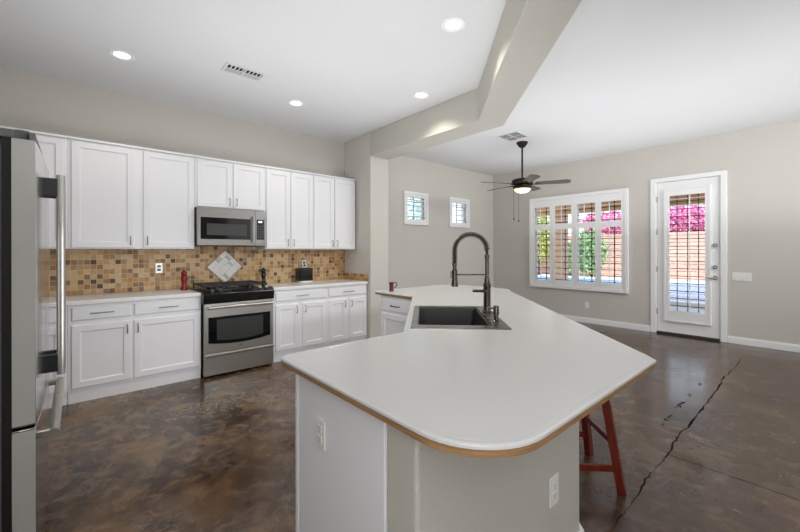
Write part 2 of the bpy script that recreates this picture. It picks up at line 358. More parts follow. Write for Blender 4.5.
def shutter(parent, ya, yb, za, zb, oy0, oy1, spans, rodx=None, n=None, pitch=.114, tilt=4, x=0.0, th=.028, lw=.085):
    """one louvred shutter panel in local x depth; spans are the louvred openings (z0, z1)"""
    m = MB(); zs = [za]+[q for s_ in spans for q in s_]+[zb]
    m.box(x-th, x, ya, oy0, za, zb); m.box(x-th, x, oy1, yb, za, zb)
    for i in range(0, len(zs), 2): m.box(x-th, x, oy0, oy1, zs[i], zs[i+1])
    o = m.build('shutter_panel', M_TRIM, parent, bevel=.0025)
    l = MB(); a = math.radians(tilt)
    for (p, q) in spans:
        k = max(1, round((q-p)/pitch)); st = (q-p)/k
        for i in range(k):
            zc = p+st*(i+.5); c, s_ = math.cos(a)*lw/2, math.sin(a)*lw/2; xm = x-th/2
            prof = [(xm-c, zc+s_), (xm, zc+.0055+s_*0), (xm+c, zc-s_), (xm, zc-.0055)]
            nn = 4; v = [(px, oy0+.002, pz) for px, pz in prof]+[(px, oy1-.002, pz) for px, pz in prof]
            l.add(v, [(0, 1, 2, 3), (7, 6, 5, 4)]+[(j, (j+1) % nn, nn+(j+1) % nn, nn+j) for j in range(nn)])
    l.build('louvers', M_TRIM, o)
    if rodx is not None:
        for (p, q) in spans: MB().box(x-th/2-lw/2-.012, x-th/2-lw/2-.002, rodx-.006, rodx+.006, p+.03, q-.02).build('tilt_rod', M_TRIM, o)
    return o
m = MB(); sy0, sy1, sz0, sz1 = 1.112, 1.705, .215, 2.345
m.box(-.022, .0135, sy0, sy0+.03, sz0, sz1); m.box(-.022, .0135, sy1-.03, sy1, sz0, sz1); m.box(-.022, .0135, sy0+.03, sy1-.03, sz0, sz0+.03); m.box(-.022, .0135, sy0+.03, sy1-.03, sz1-.03, sz1)
m.build('shutter_frame', M_TRIM, dr, bevel=.003)
shutter(dr, sy0+.031, sy1-.031, sz0+.031, sz1-.031, 1.182, 1.632, [(.395, 2.225)], 1.36, x=.012)
for z in (2.19, 1.66, 1.05, .36): MB().box(-.006, .013, y1-.034, y1-.008, z-.045, z+.045).build('hinge', M_HINGE, dr, bevel=.002)
for z in (1.43, 1.10):
    o = MB().tube([(.0138, 1.066, z), (-.010, 1.066, z)], [.032, .028], 20).build('deadbolt', M_CHROME, dr, smooth=True)
    MB().box(-.034, -.0105, 1.061, 1.071, z-.018, z+.018).build('thumb_turn', M_CHROME, o, bevel=.002)
o = MB().tube([(.0138, 1.066, .94), (-.008, 1.066, .94)], [.033, .03], 20).build('door_handle', M_CHROME, dr, smooth=True)
MB().tube([(-.0085, 1.066, .94), (-.05, 1.066, .94), (-.055, 1.085, .94), (-.052, 1.17, .938)], [.011, .010, .010, .008], 10).build('lever', M_CHROME, o, smooth=True)
MB().box(-.03, .13, y0+.021, y1-.021, .0005, .034).build('threshold', plain('dark_bronze_sill', (52, 44, 38), .5), dr, bevel=.004)

# ---- big shuttered window
w1 = struct(sempty('window_1', (XR, 0, 0)), 'wide window with four white louvred shutter panels', 'window')
y0, y1, z0, z1 = BW
m = MB(); f = .06
oy0, oy1, oz0, oz1 = 2.212, 4.058, .607, 2.433
m.box(-.045, -.0005, oy0, oy0+f, oz0, oz1); m.box(-.045, -.0005, oy1-f, oy1, oz0, oz1); m.box(-.045, -.0005, oy0+f, oy1-f, oz0, oz0+f); m.box(-.045, -.0005, oy0+f, oy1-f, oz1-f, oz1)
m.build('window_frame', M_TRIM, w1, bevel=.006)
spans = [(.765, 1.775), (1.885, 2.235)]
pw = (oy1-oy0-2*f)/4
for i in range(4):
    a = oy0+f+pw*i+.0015; b = a+pw-.003
    shutter(w1, a, b, oz0+f+.002, oz1-f-.002, a+.05, b-.05, spans, (a+b)/2+.012, x=-.006)
m = MB()
for a, b in ((y0+.001, y0+.045), (y1-.045, y1-.001), ((y0+y1)/2-.03, (y0+y1)/2+.03)): m.box(.07, .12, a, b, z0+.001, z1-.001)
for a, b in ((z0+.001, z0+.05), (z1-.05, z1-.001)): m.box(.07, .12, y0+.045, y1-.045, a, b)
m.build('sash', M_TRIM, w1)
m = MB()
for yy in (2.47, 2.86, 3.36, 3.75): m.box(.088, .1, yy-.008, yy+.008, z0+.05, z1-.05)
for i in range(1, 15): zz = z0+(z1-z0)*i/15; m.box(.088, .1, y0+.045, y1-.045, zz-.0065, zz+.0065)  # horizontal rows added at louver spacing for their shaded undersides
m.build('dark_bars', M_DARKBAR, w1)
MB().box(.101, .105, y0+.045, y1-.045, z0+.05, z1-.05).build('glass', M_GLASS, w1)

# ---- two small high windows
for i, (a, b, z0, z1) in enumerate(SWS):
    w = struct(sempty('window_%d' % (i+2), (0, YB, 0)), ['small square window with a white shutter, by the pier', 'small square window with a white shutter, by the fan corner'][i], 'window')
    m = MB(); f = .05; A, B, C_, D_ = a-.05, b+.045, z0-.05, z1+.055
    m.box(A, A+f, -.04, -.0005, C_, D_); m.box(B-f, B, -.04, -.0005, C_, D_); m.box(A+f, B-f, -.04, -.0005, C_, C_+f); m.box(A+f, B-f, -.04, -.0005, D_-f, D_)
    m.build('window_frame', M_TRIM, w, bevel=.005)
    sh = sempty('shutter', (0, -.004, 0), PI/2); sh.parent = w     # local x -> y
    m = MB(); A += f+.002; B -= f+.002; C_ += f+.002; D_ -= f+.002; t = .032
    m.box(A, A+t, -.028, 0, C_, D_); m.box(B-t, B, -.028, 0, C_, D_); m.box(A+t, B-t, -.028, 0, C_, C_+t+.015); m.box(A+t, B-t, -.028, 0, D_-t-.015, D_)
    bpy.data.objects.remove(sh)
    p = m.build('shutter_panel', M_TRIM, w, bevel=.002)
    l = MB(); q0, q1 = C_+t+.015, D_-t-.015; k = 4
    for j in range(k):
        zc = q0+(q1-q0)*(j+.5)/k; l.xprism([(-.056, zc+.004), (-.014, zc+.006), (.028, zc-.004), (-.014, zc-.006)], A+t+.001, B-t-.001)
    l.build('louvers', M_TRIM, p)
    MB().box((A+B)/2-.005, (A+B)/2+.005, -.068, -.058, q0+.03, q1-.02).build('tilt_rod', M_TRIM, p)
    m = MB(); m.box(a+.001, a+.035, .07, .11, z0+.001, z1-.001); m.box(b-.035, b-.001, .07, .11, z0+.001, z1-.001); m.box(a+.035, b-.035, .07, .11, z0+.001, z0+.035); m.box(a+.035, b-.035, .07, .11, z1-.035, z1-.001)
    m.build('sash', M_TRIM, w)
    m = MB(); m.box((a+b)/2+.03, (a+b)/2+.045, .085, .097, z0+.035, z1-.035); m.box(a+.035, b-.035, .085, .097, z1-.12, z1-.106); m.build('dark_bars', M_DARKBAR, w)
    MB().box(a+.035, b-.035, .099, .103, z0+.035, z1-.035).build('glass', M_GLASS, w)

# ---- mosaic backsplash
m = MB(); m.box(XL, PX0-.0, YB-.009, YB-.0005, .9145, 1.3775); m.box(1.004, 1.754, YB-.009, YB-.0005, 1.3775, 1.42); m.box(PX0-.009, PX0-.0005, 4.345, YB-.0095, .9145, 1.017)
struct(m.build('trim_1', M_TILE), 'band of tan and brown tumbled stone mosaic tile', 'backsplash')

# ---------------------------------------------------------------- outside
def leaves(n, center, rad, size, seed, flat=1):
    r = random.Random(seed); m = MB()
    for _ in range(n):
        while True:
            p = Vector((r.uniform(-1, 1), r.uniform(-1, 1), r.uniform(-1, 1)))
            if .35 < p.length < 1: break
        p = Vector((p.x*rad[0], p.y*rad[1], p.z*rad[2]))*(1+.25*math.sin(p.x*5+seed)*math.cos(p.y*7)); c = Vector(center)+p
        d = Vector((r.gauss(0, 1), r.gauss(0, 1), r.gauss(0, 1))).normalized(); u = d.orthogonal().normalized(); w = d.cross(u); s = size*r.uniform(.6, 1.3)
        m.add([c-u*s, c-w*s*.5+d*s*.12, c+u*s, c+w*s*.5+d*s*.12], [(0, 1, 2, 3)])
    return m
def leafmat(name, a, b):
    k = N(name, .6); k.col(k.ramp(k.noise(6, 3), [(.35, srgb(*a)), (.65, srgb(*b))])); return k.m
M_PINK = leafmat('bougainvillea_bracts', (226, 96, 158), (250, 168, 204)); M_GREEN = leafmat('shrub_leaves', (110, 150, 90), (176, 204, 138)); M_LIME = leafmat('yellow_green_leaves', (150, 160, 60), (214, 208, 110)); M_PALE = leafmat('pale_tree_leaves', (170, 214, 196), (226, 242, 234))  # M_LIME is a yellow-green leaf colour
M_BARK = m_wood('bark', (70, 52, 40), (104, 82, 64), .8, (10, 10, 2))
def m_block():
    k = N('salmon_block', .85); b = k.n('TexBrick', i_Scale=1.0, i_Color1=srgb(222, 178, 160), i_Color2=srgb(210, 164, 146), i_Mortar=srgb(180, 140, 124)); b.inputs['Mortar Size'].default_value = .006; b.inputs['Brick Width'].default_value = .4; b.inputs['Row Height'].default_value = .2
    cx = k.n('CombineXYZ'); sx = k.n('SeparateXYZ'); k.t.links.new(k.co, sx.inputs[0]); k.t.links.new(k.math('ADD', sx.outputs[0], sx.outputs[1]), cx.inputs[0]); k.t.links.new(sx.outputs[2], cx.inputs[1]); k.t.links.new(cx.outputs[0], b.inputs['Vector']); k.col(b.outputs[0]); return k.m
M_BLOCK = m_block()
M_DECK = m_wall('pale_patio_concrete', (206, 198, 188), .3, 30)
M_PATIOW = m_wood('tan_patio_timber', (206, 160, 112), (228, 188, 140), .7)
M_STUCCO = m_wall('peach_stucco', (226, 182, 150), .5, 40)
def m_water():
    k = N('pool_water', .15, 0, srgb(84, 156, 200)); k.b.inputs['Specular IOR Level'].default_value = .1; k.bump(k.noise(5, 3, .5, None, .5), .25, .03); return k.m
struct(MB().box(XR+.15, 26, -12, 11.8, -.3, -.05).build('ground_patio', M_DECK)); struct(MB().box(XL-.15, 26, 11.8, 26, -.3, -.05).build('ground_side_yard', plain('tan_gravel', (190, 172, 148), .9)))
pl = MB(); P0, P1, Q0, Q1 = 11.6, 18.4, -1.5, 9.5
pw_ = struct(MB().box(P0, P1, Q0, Q1, -.0499, .03).build('water_pool', m_water()))
m = MB(); m.box(P0-.35, P0, Q0-.35, Q1+.35, -.0499, .08); m.box(P1, P1+.35, Q0-.35, Q1+.35, -.0499, .08); m.box(P0, P1, Q0-.35, Q0, -.0499, .08); m.box(P0, P1, Q1, Q1+.35, -.0499, .08)
struct(m.build('trim_pool_coping', plain('white_coping', (236, 232, 226), .6), bevel=.015))
struct(MB().box(22, 22.2, -12, 26, -.05, 2.25).build('wall_garden', M_BLOCK))
struct(MB().box(XL-.15, 22, 15, 15.2, -.05, 1.9).build('wall_side_yard', M_BLOCK))
m = MB(); m.box(7.36, 11.0, -2, 6.2, 2.84, 2.94)
for i in range(11): yy = -1.8+i*.75; m.box(7.36, 11.3, yy, yy+.09, 2.66, 2.839)
m.box(10.55, 10.75, -2, 6.2, 2.42, 2.659)
pc = tag(m.build('patio_cover', M_PATIOW), 'tan timber patio cover outside the nook windows', 'patio cover')
for yy, lb in ((4.9, 'square peach stucco post seen through the wide shuttered window'), (-1.5, 'square peach stucco post at the hidden end of the patio cover')):
    if yy > 0: tag(MB().box(10.48, 10.82, yy, yy+.36, -.049, 2.419).build('patio_post', M_STUCCO, bevel=.02), lb, 'post')
def bush(name, label, mat, c, rad, n, size, seed):
    t = thing(name, label, 'shrub', (c[0], c[1], -.05))
    leaves(n, (0, 0, c[2]), rad, size, seed).build('foliage', mat, t)
    s = MB(); r = random.Random(seed)
    for i in range(5):
        a = r.uniform(0, 6.28); s.tube([(0, 0, 0), (.1*math.cos(a), .1*math.sin(a), c[2]*.4), (rad[0]*.5*math.cos(a), rad[1]*.5*math.sin(a), c[2])], [.05, .04, .02], 6)
    s.build('stems', M_BARK, t); return t
bush('bougainvillea', 'pink flowering bush above the garden wall, seen through the patio door', M_PINK, (23.2, 4.5, 2.95), (.8, 1.5, .75), 2200, .11, 3)
bush('bougainvillea', 'pink flowering bush seen through the two window panels closest to the door', M_PINK, (23.2, 8.5, 2.9), (.8, 1.35, .8), 2000, .11, 4)
bush('green_shrub', 'bright green shrub beyond the pool, seen through the middle of the wide window', M_GREEN, (19.5, 7.7, 1.3), (.5, .75, 1.2), 1800, .1, 5)
bush('green_shrub', 'green shrub beside the stucco post, seen through the wide window', M_GREEN, (20.6, 9.15, 1.0), (.4, .4, 1.0), 1000, .09, 6)
def tree(label, mat, c, rad, n, size, seed):
    t = thing('yard_tree', label, 'tree', (c[0], c[1], -.05)); leaves(n, (0, 0, c[2]), rad, size, seed).build('crown', mat, t)
    MB().tube([(0, 0, 0), (.05, .03, c[2]*.5), (0, .1, c[2])], [.14, .11, .05], 8).build('trunk', M_BARK, t, smooth=True)
tree('yellow-green tree seen through the wide window panel closest to the fan', M_LIME, (20.2, 10.9, 2.3), (.8, 1.0, 1.7), 2400, .1, 8)
tree('pale green tree outside the two small high windows', M_PALE, (8.6, 9.9, 3.0), (2.4, 1.2, 1.9), 2200, .12, 9)

# ---------------------------------------------------------------- cabinets
def pull(parent, x, z, vertical=True, ln=.1, y=-.02, mat=None):
    m = MB(); d = .028; h = ln/2
    if vertical: pts = [(x, y, z-h*.8), (x, y-d*.7, z-h*.86), (x, y-d, z-h*.6), (x, y-d, z+h*.6), (x, y-d*.7, z+h*.86), (x, y, z+h*.8)]
    else: pts = [(x-h*.8, y, z), (x-h*.86, y-d*.7, z), (x-h*.6, y-d, z), (x+h*.6, y-d, z), (x+h*.86, y-d*.7, z), (x+h*.8, y, z)]
    return m.tube(pts, .005, 8).build('handle', mat or M_NICKEL, parent, smooth=True)
def base_cabinet(label, x0, x1, fronts, loc, rz=0, depth=.59, ztop=.873, name='base_cabinet', group=None, hide_panel=False):
    """fronts: list of (kind, a, b, handle side)"""
    t = thing(name, label, 'cabinet', loc, rz, group)
    MB().box(x0, x1, 0, depth, .105, ztop).build('body', M_CAB, t, bevel=.002)
    MB().box(x0+.001, x1-.001, .012, depth, 0.0005, .104).build('toe_kick', M_CAB, t)
    for kind, a, b, hs in fronts:
        if kind == 'drawer':
            d = MB().slab(a, b, .735, .85).build('drawer', M_CAB, t); pull(d, (a+b)/2, .795, False, .19)
        else:
            d = MB().front(a, b, .135, .692).build('door', M_CAB, t)
            pull(d, (b-.03 if hs > 0 else a+.03), .62, True)
    return t
YF = 4.375
base_cabinet('white base cabinet run mostly behind the refrigerator', XL+.01, -.062, [('drawer', -.50, -.085, 0), ('door', -.50, -.085, 1)], (0, YF, 0))
base_cabinet('wide white base cabinet with two drawers and two doors, between refrigerator and range', -.06, .998, [('drawer', -.035, .392, 0), ('drawer', .414, .985, 0), ('door', -.035, .392, 1), ('door', .414, .985, -1)], (0, YF, 0))
base_cabinet('white base cabinet with one drawer over two doors, directly beside the range', 1.772, 2.520, [('drawer', 1.812, 2.499, 0), ('door', 1.812, 2.108, 1), ('door', 2.165, 2.495, -1)], (0, YF, 0))
base_cabinet('white base cabinet with one drawer over two doors, in the corner against the pier', 2.522, 3.178, [('drawer', 2.544, 3.165, 0), ('door', 2.55, 2.822, 1), ('door', 2.868, 3.165, -1)], (0, YF, 0))
def counter(label, x0, x1):
    return tag(MB().box(x0, x1, 4.338, YB-.0095, .8745, .914).build('countertop', M_TOPW, bevel=.006, seg=3), label, 'countertop')
counter('white countertop along the tiled wall between refrigerator and range', XL+.01, .996)
counter('white countertop along the tiled wall between range and pier', 1.7745, PX0-.01)
def wall_cabinet(label, x0, x1, z0, z1, doors, lip0=0, lip1=0):
    t = thing('wall_cabinet', label, 'cabinet', (0, 4.652, 0))
    MB().box(x0, x1, 0, YB-4.652-.001 if z0 > 1.5 else YB-4.652-.0095, z0, z1-.022).build('body', M_CAB, t, bevel=.002)
    MB().box(x0, x1, -.012-.012, YB-4.652-.001, z1-.021, z1).build('top_rail', M_CAB, t, bevel=.004)
    for a, b, hs in doors:
        d = MB().front(a, b, z0+.012, z1-.035).build('door', M_CAB, t)
        pull(d, (b-.032 if hs > 0 else a+.032), z0+.085, True)
    return t
wall_cabinet('white wall cabinet above the counter, half hidden by the refrigerator', XL+.01, -.062, 1.378, 2.43, [(-.53, -.088, 1), (-.94, -.545, -1)])
wall_cabinet('widest white wall cabinet with two large doors, beside the microwave', -.06, .998, 1.378, 2.43, [(-.037, .444, 1), (.522, .992, -1)])
wall_cabinet('short white two-door cabinet mounted directly above the microwave', 1.0, 1.796, 1.85, 2.43, [(1.022, 1.396, 1), (1.412, 1.782, -1)])
wall_cabinet('tall white wall cabinet with two narrow doors, touching the microwave cabinet', 1.798, 2.462, 1.378, 2.43, [(1.810, 2.122, 1), (2.138, 2.454, -1)])
wall_cabinet('tall white wall cabinet with two narrow doors, in the corner by the pier', 2.464, 3.165, 1.378, 2.43, [(2.474, 2.790, 1), (2.806, 3.156, -1)])

# ---------------------------------------------------------------- refrigerator
fr = thing('refrigerator', 'stainless steel french-door refrigerator with bottom freezer drawer', 'refrigerator', (-.117, 2.0, 0))
FW, FT = .91, 1.755
MB().box(-.79, -.094, .004, FW-.004, .0005, 1.75).build('body', M_DGREY, fr, bevel=.004)
MB().box(-.0935, -.0685, .012, FW-.012, .06, 1.7765).build('gasket', M_GASKET, fr)
def fdoor(name, ya, yb, za, zb):
    def prof(y):                                   # gently bowed front
        t = (y-FW/2)/(FW/2); return 0.006-.008*t*t
    ys = [ya+(yb-ya)*i/10 for i in range(11)]
    poly = [(-.068, ya), *[(prof(y) if i not in (0, 10) else prof(y)-.001, y) for i, y in enumerate(ys)], (-.068, yb)]
    m = MB().prism(poly, za, zb)
    d = m.build(name, M_STEELV, fr, smooth=True, bevel=.003)
    return d
d1 = fdoor('door', .001, FW/2-.003, .683, FT+.022); d2 = fdoor('door', FW/2+.003, FW-.001, .683, FT+.022); fz = fdoor('freezer_drawer', .001, FW-.001, .075, .672)
for d, a, b, z0, z1 in ((d1, .001, None, .69, FT+.0215), (fz, .001, None, .08, .665)):
    MB().box(-.0665, -.0035, -.0012, .0008, z0, z1).build('edge_panel', M_FSIDE, d)
MB().box(-.0685, -.0205, .0, FW, FT+.0222, FT+.0232).build('top_cap', M_DGREY, fr)
for q, a, b in ((d1, .001, FW/2-.003), (d2, FW/2+.003, FW-.001)): MB().box(-.02, -.0025, a, b, FT+.0222, 1.806).build('top_lip', M_DGREY, q, bevel=.002)
def vhandle(d, y):
    h = MB().tube([(.060, y, .765), (.060, y, 1.715)], .016, 14).build('handle', M_STEEL, d, smooth=True)
    for z in (.822, 1.655): MB().box(.0, .058, y-.011, y+.011, z-.042, z+.042).build('handle_bracket', M_IRON, h, bevel=.004)
vhandle(d1, FW/2-.05); vhandle(d2, FW/2+.05)
h = MB().tube([(.046, .045, .618), (.046, FW-.045, .618)], .0185, 16).build('handle', M_STEEL, fz, smooth=True)
for yy in (.055, FW-.08): MB().box(-.008, .046, yy, yy+.025, .603, .634).build('handle_bracket', M_STEEL, h, bevel=.004)
MB().box(-.07, -.02, .03, FW-.03, .005, .07).build('base_grille', M_GASKET, fr)
for a in (.012, FW-.10):
    m = MB(); m.prism([(-.20, a), (-.06, a), (-.025, a+.012), (-.02, a+.045), (-.04, a+.075), (-.20, a+.085)], 1.7790, 1.812); m.tube([(-.043, a+.04, 1.7790), (-.043, a+.04, 1.818)], .026, 14); m.box(-.2, -.1, a, a+.085, 1.7505, 1.7775); m.build('hinge_cover', M_DGREY, fr, bevel=.004)

# ---------------------------------------------------------------- range and microwave
rg = thing('gas_range', 'stainless steel slide-in gas range with black cooktop and oven window', 'range', (1.005, 4.28, 0))
RW = .748
MB().box(.004, RW-.004, .035, .685, .02, .893).build('body', M_BLACK, rg)
m = MB(); m.box(.004, RW-.004, .0, .034, .268, .79); rd = m.build('oven_door', M_STEEL, rg, bevel=.004)
def curved_panel(mb, x0, x1, z0, z1, sag, y, th):
    n = 14; top = [(x0+(x1-x0)*i/n, z1+.012*(1-((2*i/n-1)**2))*0) for i in range(n+1)]; bot = [(x1-(x1-x0)*i/n, z0-sag*(1-(2*i/n-1)**2)) for i in range(n+1)]
    P = top+bot; k = len(P); return mb.add([(a, y-th, b) for a, b in P]+[(a, y, b) for a, b in P], [tuple(range(k)), tuple(range(k, 2*k))[::-1]]+[(i, (i+1) % k, k+(i+1) % k, k+i) for i in range(k)])
ow = curved_panel(MB(), .042, RW-.042, .375, .648, .032, -.0003, .003).build('oven_window', M_GLOSSB, rd)
curved_panel(MB(), .125, RW-.125, .40, .618, .02, -.0036, .001).build('window_glass', M_OVENG, ow)
MB().box(RW/2-.022, RW/2+.022, -.003, -.0003, .31, .322).build('emblem', M_CHROME, rd, bevel=.001)
h = MB(); h.tube([(.03, -.05, .752), (RW*.5, -.056, .757), (RW-.03, -.05, .752)], .015, 12); h.box(.04, .062, -.05, -.0003, .742, .764); h.box(RW-.062, RW-.04, -.05, -.0003, .742, .764); h.build('handle', M_STEEL, rd, smooth=True)
m = MB(); m.xprism([(.0, .03), (.0, .225), (-.022, .24), (-.022, .252), (.0, .262), (.034, .262), (.034, .03)], .004, RW-.004); m.build('storage_drawer', M_STEEL, rg, bevel=.002)
m = MB(); m.xprism([(-.004, .795), (-.012, .895), (.05, .932), (.09, .932), (.09, .795)], -.006, RW+.006); cp = m.build('control_panel', M_BLACK, rg, bevel=.004)
m = MB(); m.box(-.028, RW+.028, .0905, .682, .9145, .93); ct = m.build('cooktop', M_GLOSSB, rg, bevel=.005, seg=3)
for i, x in enumerate((.085, .16, RW-.16, RW-.085)):
    k = MB().tube([(x, .012, .915), (x, -.002, .942)], [.021, .018], 16).build('knob', M_CHROME, cp, smooth=True)
MB().box(RW/2-.09, RW/2+.09, .0175, .0185, .912, .926).build('display', M_GLOSSB, cp)
for bx in (.19, RW-.19):
    for by in (.24, .52):
        b = MB().lathe([(.05, 0), (.05, .012), (.036, .014), (.036, .022), (0, .023)], (bx, by, .9301), 20).build('burner', M_IRON, ct, smooth=True)
for a, b in ((.03, .362), (.386, RW-.03)):
    g = MB(); z = .962
    for yy in (.115, .38, .645): g.box(a, b, yy-.006, yy+.006, z, z+.012)
    for xx in (a+.006, (a+b)/2, b-.006): g.box(xx-.006, xx+.006, .115, .645, z, z+.012)
    for yy in (.25, .51): g.box(a, b, yy-.005, yy+.005, z, z+.012)
    for xx in (a+.01, b-.01):
        for yy in (.125, .635): g.box(xx-.008, xx+.008, yy-.008, yy+.008, .9302, z)
    g.build('grate', M_IRON, ct, bevel=.002)
mw = thing('microwave', 'stainless over-the-range microwave with black window and keypad', 'microwave', (1.0015, 4.56, 1.418))
MW, MH = .755, .425
MB().box(.004, MW-.004, .02, .385, .0, MH).build('body', plain('dark_grey_case', (66, 66, 66), .5), mw)
md = MB().box(0, .632, -.012, .0195, .0, MH).build('door', M_STEELM, mw, bevel=.004)
o = MB().box(.035, .578, -.0145, -.0122, .072, .318).build('window_surround', M_GLOSSB, md)
MB().box(.098, .535, -.0152, -.0146, .118, .25).build('window_mesh', M_MWG, o)
m = MB(); m.tube([(.606, -.045, .04), (.606, -.052, .18), (.606, -.045, .36)], .011, 10); m.box(.6, .612, -.045, -.0122, .05, .075); m.box(.6, .612, -.045, -.0122, .325, .35); m.build('handle', M_STEEL, md, smooth=True)
cp = MB().box(.634, MW, -.012, .0195, .0, MH).build('control_panel', M_STEELM, mw, bevel=.004)
kp = MB().box(.652, MW-.012, -.0135, -.0122, .075, .318).build('keypad', M_GLOSSB, cp)
MB().box(.672, .718, -.0142, -.0136, .282, .302).build('clock_display', M_DISPLAY, kp)
m = MB()
for r in range(5):
    for c in range(3): m.box(.663+c*.027, .681+c*.027, -.0142, -.0136, .1+r*.032, .114+r*.032)
m.build('keys', plain('grey_key_print', (92, 92, 92), .5), kp)
m = MB(); m.box(.02, MW-.02, .02, .30, -.006, -.0005); m.build('underside_vent', M_GASKET, mw)

# ---------------------------------------------------------------- things on the tiled wall and counters
md_ = MB(); r = .205
md_.add([(0, -.009, r), (r, -.009, 0), (0, -.009, -r), (-r, -.009, 0), (0, 0, r), (r, 0, 0), (0, 0, -r), (-r, 0, 0)], [(0, 1, 2, 3), (7, 6, 5, 4), (0, 4, 5, 1), (1, 5, 6, 2), (2, 6, 7, 3), (3, 7, 4, 0)])
t = thing('tile_medallion', 'pale marble diamond set in the tile above the range', 'tile panel', (1.407, YB-.0095, 1.158))
md_.build('mosaic', M_MEDAL, t)
m = MB()
for k in range(4):
    a, b = [(0, r), (r, 0), (0, -r), (-r, 0)][k], [(r, 0), (0, -r), (-r, 0), (0, r)][k]
    m.beam((a[0]*1.03, -.006, a[1]*1.03), (b[0]*1.03, -.006, b[1]*1.03), .012, .012)
m.build('border', plain('taupe_stone_liner', (150, 130, 108), .4), t)
def outlet(name, label, cat, loc, rz, mat, smat, kind='outlet', w=.072, h=.117, n=1):
    t = thing(name, label, cat, loc, rz)      # faces local -y
    MB().box(-w/2, w/2, -.006, -.0003, -h/2, h/2).build('cover_plate', mat, t, bevel=.002)
    if kind == 'outlet':
        for dz in (.0195, -.0195):
            s = MB().box(-.017, .017, -.0085, -.0062, dz-.0135, dz+.0135).build('socket', smat, t, bevel=.003)
            q = MB(); q.box(-.008, -.006, -.0089, -.0086, dz-.001, dz+.008); q.box(.006, .008, -.0089, -.0086, dz-.001, dz+.007); q.box(-.002, .002, -.0089, -.0086, dz-.010, dz-.006); q.build('slots', M_SLOT, s)
    else:
        for i in range(n):
            x = (i-(n-1)/2)*.046
            MB().xprism([(-.0062, -.033), (-.0062, .033), (-.0105, .033), (-.0075, -.033)], x-.016, x+.016).build('rocker', mat, t, bevel=.001)
    return t
outlet('wall_outlet', 'steel outlet plate with black sockets in the tile beside the red pepper mill', 'outlet', (.704, YB-.0095, 1.163), 0, M_STEEL, M_BLACK)
outlet('wall_outlet', 'steel outlet plate with black sockets in the tile above the black toaster', 'outlet', (2.49, YB-.0095, 1.165), 0, M_STEEL, M_BLACK)
outlet('wall_outlet', 'pale outlet on the wall low beneath the wide window', 'outlet', (XR-.0003, 2.911, .336), -PI/2, M_ALM, M_ALM)
outlet('light_switch', 'wide pale four-gang switch plate beside the patio door', 'light switch', (XR-.0003, .770, .973), -PI/2, M_ALM, M_ALM, 'switch', .208, .117, 4)
outlet('wall_outlet', 'white outlet on the white end panel of the island', 'outlet', (.6875, 1.238, .668), -PI/2, M_PLASTIC, M_PLASTIC, w=.066, h=.108)
outlet('wall_outlet', 'white outlet on the textured plaster wall of the island', 'outlet', (1.459, .7247, .375), 0, M_PLASTIC, M_PLASTIC)
def mill(label, loc, mat, h, cap):
    t = thing('pepper_mill', label, 'pepper mill', loc); s = h/.23
    MB().lathe([(.033*s, 0), (.035*s, .006*s), (.035*s, .025*s), (.026*s, .04*s), (.024*s, .08*s), (.031*s, .115*s), (.032*s, .15*s), (.022*s, .165*s)], seg=20).build('body', mat, t, smooth=True)
    MB().lathe([(.022*s, .1655*s), (.029*s, .172*s), (.032*s, .19*s), (.023*s, .21*s), (.008*s, .216*s), (.009*s, .224*s), (0, .23*s)], seg=20).build('cap', mat, t, smooth=True)
    return t
mill('red lacquered pepper mill on the counter beside the range', (.915, 4.765, .9145), M_RED, .23, None)
mill('black pepper mill on the counter behind the range corner', (1.865, 4.88, .9145), M_BLACK, .225, None)
t = thing('toaster', 'small boxy black toaster with a chrome base on the counter', 'toaster', (2.435, 4.855, .9145))
MB().box(-.105, .105, -.07, .07, .022, .2).build('body', M_BLACK, t, bevel=.018, seg=4)
MB().box(-.1, .1, -.066, .066, .0, .0215).build('base', M_CHROME, t, bevel=.004)
m = MB(); m.box(-.075, .075, -.035, -.015, .1995, .2015); m.box(-.075, .075, .015, .035, .1995, .2015); m.build('bread_slots', M_SLOT, t)
MB().box(.1052, .125, -.018, .018, .12, .135).build('lever', M_CHROME, t, bevel=.003); MB().tube([(.1052, 0, .06), (.118, 0, .06)], .014, 14).build('dial', M_CHROME, t, smooth=True)

# ---------------------------------------------------------------- island
A45 = PI/4; C = math.sqrt(.5)
def D(s, t): return ((s+t)*C, (s-t)*C)     # s along the angled run, t towards the nook
pony = [(.692, .725), (1.71, .725), (3.47, 2.485), (3.47, 3.15), (3.336, 3.15), (3.336, 2.541), (1.655, .859), (.692, .859)]
struct(MB().prism(pony, 0, .872).build('wall_island', M_PONY, bevel=.012, seg=3), 'low textured plaster wall carrying the bar side of the island', 'half wall')
m = MB(); B0 = [(.676, .875), (.676, .709), (1.7166, .709), (3.486, 2.4784), (3.486, 3.15)]; B1 = [(.6915, .875), (.6915, .7245), (1.7102, .7245), (3.4705, 2.4848), (3.4705, 3.15)]
for i in range(4): m.prism([B0[i], B0[i+1], B1[i+1], B1[i]], 0.0005, .09)
struct(m.build('baseboard_island', M_TRIM))
ic = thing('island_cabinet', 'white island cabinet whose plain end panel faces the refrigerator', 'cabinet', (0, 0, 0))
MB().prism([(.708, .8605), (1.654, .8605), (1.33, 1.44), (.708, 1.44)], .1, .872).build('body', M_CAB, ic)
MB().prism([(.708, .8605), (1.654, .8605), (1.33, 1.39), (.708, 1.39)], .0005, .0995).build('toe_kick', M_CAB, ic)
MB().box(.688, .7075, .8605, 1.446, .0005, .872).build('end_panel', M_CAB, ic, bevel=.002)
MB().box(.684, .6878, 1.425, 1.446, .0005, .872).build('corner_trim', M_CAB, ic, bevel=.001)
fe = sempty('front_run', (1.33, 1.4405, 0), PI); fe.name = 'door'; bpy.data.objects.remove(fe)
